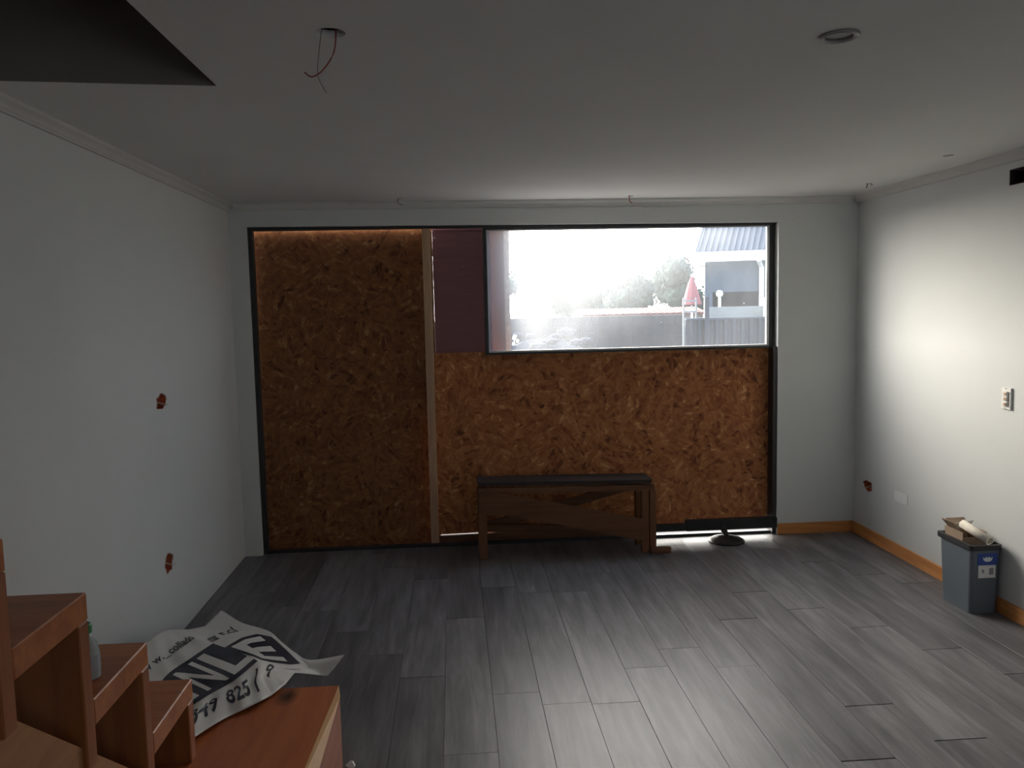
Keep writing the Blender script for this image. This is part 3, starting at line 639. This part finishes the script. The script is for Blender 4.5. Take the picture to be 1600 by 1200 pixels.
obj('lens', lathe([(.0355, .002), (.0355, .008)], (2.568, -3.38, H), 28), 'lens', dl)
names = ['small ceiling cut-out with a bent wire above the pine stud', 'small ceiling cut-out with a red wire tail above the window middle', 'small ceiling cut-out with stubby wires next to the right wall corner', 'small bare ceiling cut-out nearest along the right wall']
for k, (x, y, r) in enumerate(HOLES[2:]):
    t_ = thing('ceiling_outlet', names[k], 'ceiling outlet', (x, y, H), 'open ceiling cut-outs'); cup(x, y, r, t_)
    if k == 0: obj('wire', tube(bmesh.new(), arc([(x+.01, y, 2.43), (x-.012, y, 2.395), (x-.014, y-.004, 2.372), (x+.004, y-.004, 2.362), (x+.018, y-.004, 2.356)]), .0022, 6), 'wire_b', t_)
    if k == 1: obj('wire', tube(bmesh.new(), arc([(x-.004, y, 2.43), (x-.008, y, 2.385), (x-.006, y-.004, 2.365), (x+.012, y-.004, 2.350)]), .003, 6), 'wire', t_)
    if k == 2:
        obj('wire', tube(bmesh.new(), arc([(x-.006, y, 2.43), (x-.008, y, 2.392), (x-.016, y-.004, 2.374)]), .003, 6), 'wire_b', t_)
        obj('wire', tube(bmesh.new(), arc([(x+.006, y, 2.43), (x+.016, y, 2.394), (x+.026, y-.004, 2.392)]), .003, 6), 'wire_w', t_)

# ------------------------------------------------------------ outside
g = bmesh.new(); bx(g, -60, 60, .6, 140, -.5, -.3); struct('ground', g, 'soil')
# neighbour's house
hs = thing('neighbour_house', 'blue-grey house with a corrugated roof and white gutter', 'house', (8.30, 16.2, -.3))
obj('wall', prism([(8.30, 1.0), (8.50, 1.0), (8.50, 1.99), (9.70, 1.99), (9.70, -.3), (14.5, -.3), (14.5, 2.85), (8.30, 2.85)], .2, 'Y', 16.2), 'h_wall', hs)
obj('side_wall', box(8.30, 8.5, 16.41, 22, -.3, 2.85), 'h_wall', hs)
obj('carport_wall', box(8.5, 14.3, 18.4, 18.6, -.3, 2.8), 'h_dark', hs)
rf = obj('roof', prism([(15.75, 2.96), (15.75, 3.02), (20.2, 5.9), (20.2, 5.8)], 6.7, 'X', 8.05), 'h_roof', hs)
for k in range(44):
    x = 8.08+k*.15
    obj('roof_rib', prism([(15.74, 3.022), (20.2, 5.902), (20.2, 5.94), (15.74, 3.062)], .06, 'X', x), 'h_roof', rf)
obj('gable_board', prism([(15.7, 2.86), (15.7, 3.08), (20.2, 5.98), (20.2, 5.80)], .04, 'X', 8.005), 'h_white', hs)
obj('gutter', prism([(15.58, 2.98), (15.58, 3.04), (15.74, 3.04), (15.74, 2.92), (15.62, 2.92)], 6.7, 'X', 8.02), 'h_white', hs)
obj('fascia', box(8.05, 14.7, 15.75, 15.79, 2.79, 2.955), 'h_white', hs)
obj('soffit', box(8.05, 8.30, 15.79, 16.6, 2.70, 2.76), 'h_white', hs)
obj('downpipe', tube(bmesh.new(), [(9.66, 15.66, 2.93), (9.66, 15.66, 2.80), (9.76, 16.1, 2.62), (9.76, 16.1, -.3)], .065, 10), 'h_white', hs)
obj('vent_box', box(9.93, 10.15, 15.95, 16.19, 2.55, 2.78), 'h_white', hs)
for o_ in [c_ for c_ in hs.children if c_.name.split('.')[0] in ('roof', 'gable_board')]+list(rf.children):
    for q in o_.data.vertices:
        if q.co.z > 5: q.co.x += .75       # hipped end leans in
hs.rotation_euler.z = -.30
o = obj('carport_post', box(8.295, 8.345, 15.0, 15.08, -.3, 1.84), 'h_white'); tag(o, 'slim white post with a pale globe before the shaded carport', 'lamp post')
obj('lamp_globe', lathe([(.02, 0), (.07, .03), (.095, .09), (.07, .16), (.03, .18)], (8.32, 15.04, 1.841), 12), 'canopy', o)
o = obj('garden_canopy', prism([(8.85, 1.62), (8.85, 1.76), (9.75, 2.16), (10.6, 1.76), (10.6, 1.62)], 1.3, 'Y', 12.3), 'canopy'); 
for x in (8.9, 10.5):
    for y in (12.35, 13.5): obj('leg', box(x, x+.05, y, y+.05, -.3, 1.62), 'h_white', o)
tag(o, 'pale peaked canopy roof at the window right edge', 'canopy')
o = obj('retaining_wall', box(7.62, 12.5, 13.9, 14.1, -.3, 1.603), 'conc'); tag(o, 'whitish stained low concrete wall before the house', 'wall')
# sheet fence: individual ribbed sheets
fn = thing('sheet_fence', 'dark blue-grey ribbed sheet fence right of the yard wall', 'fence', (8, 9, -.3))
obj('post', box(6.02, 6.10, 8.9, 8.98, -.3, 1.80), 'fence', fn)
for k in range(40):
    x = 5.69+k*.16
    obj('fence_sheet', prism([(x, 9.04), (x, 9.0), (x+.05, 9.0), (x+.07, 8.965), (x+.13, 8.965), (x+.15, 9.0), (x+.158, 9.0), (x+.158, 9.04)], 1.69, 'Z', -.3), 'fence', fn)
obj('top_rail', box(5.69, 12.1, 8.955, 9.05, 1.392, 1.425), 'h_dark', fn)
# yard wall of blocks
bwl = thing('yard_wall', 'low grey block wall left of the sheet fence', 'wall', (4, 10, -.3))
for r in range(9):
    zt = 1.48-r*.2
    for k in range(10):
        xa = 2.0+k*.42+(.21 if r % 2 else 0); xb_ = xa+.41
        xa, xb_ = max(xa, 2.0), min(xb_, 5.92)
        if xb_-xa < .05 or zt < -.2: continue
        obj('block', box(xa, xb_, 10.0+random.uniform(0, .006), 10.15, zt-.192-.0, zt), 'block', bwl)
obj('mortar', box(2.0, 5.90, 10.01, 10.14, -.3, 1.475), 'mortar', bwl)
# stone heap at the left of the view
for k in range(110):
    x, y = random.uniform(1.9, 4.1), random.uniform(7.6, 8.6); zt = random.uniform(.2, 1.28-.06*abs(x-2.7))
    bm = bmesh.new(); bmesh.ops.create_icosphere(bm, subdivisions=1, radius=random.uniform(.06, .14))
    for q in bm.verts: q.co = Vector((q.co.x*1.4, q.co.y, q.co.z*.8))*random.uniform(.8, 1.15)+Vector((x, y, zt))
    if k == 0: hp = thing('stone_heap', 'heap of blue-grey rubble at the left of the view', 'rubble', (3, 8, -.3))
    obj('stone', bm, 'rock', hp)
bm = bmesh.new(); bmesh.ops.create_icosphere(bm, subdivisions=3, radius=1)
for q in bm.verts: q.co = Vector((3.0+q.co.x*1.6, 8.25+q.co.y*.9, -.3+max(0, q.co.z)*1.45+.08*noise.noise(q.co*4)))
obj('mound', bm, 'rock', hp)
# tiled outbuilding roof (reddish strip)
ob_ = thing('outbuilding', 'low outbuilding with a reddish tiled roof behind the yard wall', 'outbuilding', (6.5, 15, -.3))
obj('wall', box(4.75, 7.75, 14.6, 16, -.3, 1.44), 'conc', ob_)
rfo = obj('roof', prism([(14.5, 1.42), (14.5, 1.47), (15.4, 1.60), (16.2, 1.47), (16.2, 1.42)], 3.2, 'X', 4.65), 'redsoil', ob_)
for k in range(20): obj('roof_tile', prism([(14.48, 1.472), (15.4, 1.604), (15.4, 1.62), (14.48, 1.488)], .12, 'X', 4.68+k*.158), 'redsoil', rfo)
um = thing('closed_parasol', 'faded red closed parasol left of the house', 'parasol', (7.05, 13.2, -.3))
obj('canopy', lathe([(.03, 2.62), (.10, 2.45), (.19, 2.15), (.24, 1.98), (.22, 1.96)], (7.05, 13.2, -.3), 10), 'red', um)
obj('pole', tube(bmesh.new(), [(7.05, 13.2, -.3), (7.05, 13.2, 2.35)], .03, 8), 'h_white', um)
ld = thing('garden_ladder', 'white ladder-like frame beside the red parasol', 'frame', (6.9, 12, -.3))
for x in (6.50, 6.78): obj('rail', box(x, x+.03, 12, 12.04, -.3, 1.82), 'conc', ld)
for z in (.9, 1.2, 1.5, 1.74): obj('rung', box(6.54, 6.78, 12.005, 12.035, z, z+.035), 'conc', ld)
# trees
def tree(label, x, y, r, h, n=900, name='tree', grp='hazy trees beyond the yard'):
    t_ = thing(name, label, 'tree', (x, y, -.3), grp)
    obj('trunk', tube(bmesh.new(), [(x, y, -.3), (x+.05, y, h*.3), (x-.03, y, h*.7)], [r*.09, r*.07, r*.03], 8), 'trunk', t_)
    bm = bmesh.new(); zc = h*.62; rz = h*.40; n *= 3
    lumps = [(Vector((x, y, zc)), r*.72)]+[(Vector((x+random.uniform(-.6, .6)*r, y+random.uniform(-.5, .5)*r, zc+random.uniform(-.7, .75)*rz)), r*random.uniform(.3, .5)) for _ in range(9)]
    for c_, rr_ in lumps:
        m0 = Matrix.Translation(c_) @ Matrix.Diagonal((1, 1, min(1.2, rz/r*1.2), 1)); bmesh.ops.create_icosphere(bm, subdivisions=2, radius=rr_*.78, matrix=m0)
    for q in bm.verts: q.co += Vector((noise.noise(q.co*3), noise.noise(q.co*3+Vector((9, 0, 0))), noise.noise(q.co*3+Vector((0, 9, 0)))))*.18
    for _ in range(n):
        c_, rr_ = random.choice(lumps); d_ = Vector((random.gauss(0, 1), random.gauss(0, 1), random.gauss(0, 1))).normalized()
        p = c_+d_*rr_*random.uniform(.72, 1.12); s_ = random.uniform(.06, .13); e1 = d_.orthogonal().normalized()*s_; e2 = (d_.cross(e1).normalized()+d_*random.uniform(-.6, .6))*s_*.6
        bm.faces.new([bm.verts.new(p+k_) for k_ in (-e1, e2, e1, -e2)])
    f = obj('foliage', bm, 'leaf', t_); f['kind'] = 'stuff'
tree('round bushy tree left of the parasol', 7.9, 24, 1.15, 3.1)
tree('tall thin hazy tree between the bushy tree and the house', 11.2, 29, 1.3, 3.6)
tree('pale hazy tree in the middle of the view', 7.6, 33, 2.2, 3.8)
tree('faint broad tree in the glare left of the middle', 2.6, 36, 2.4, 3.6)
tree('faint tree at the left end of the view', -2.5, 31, 2.2, 4.2)
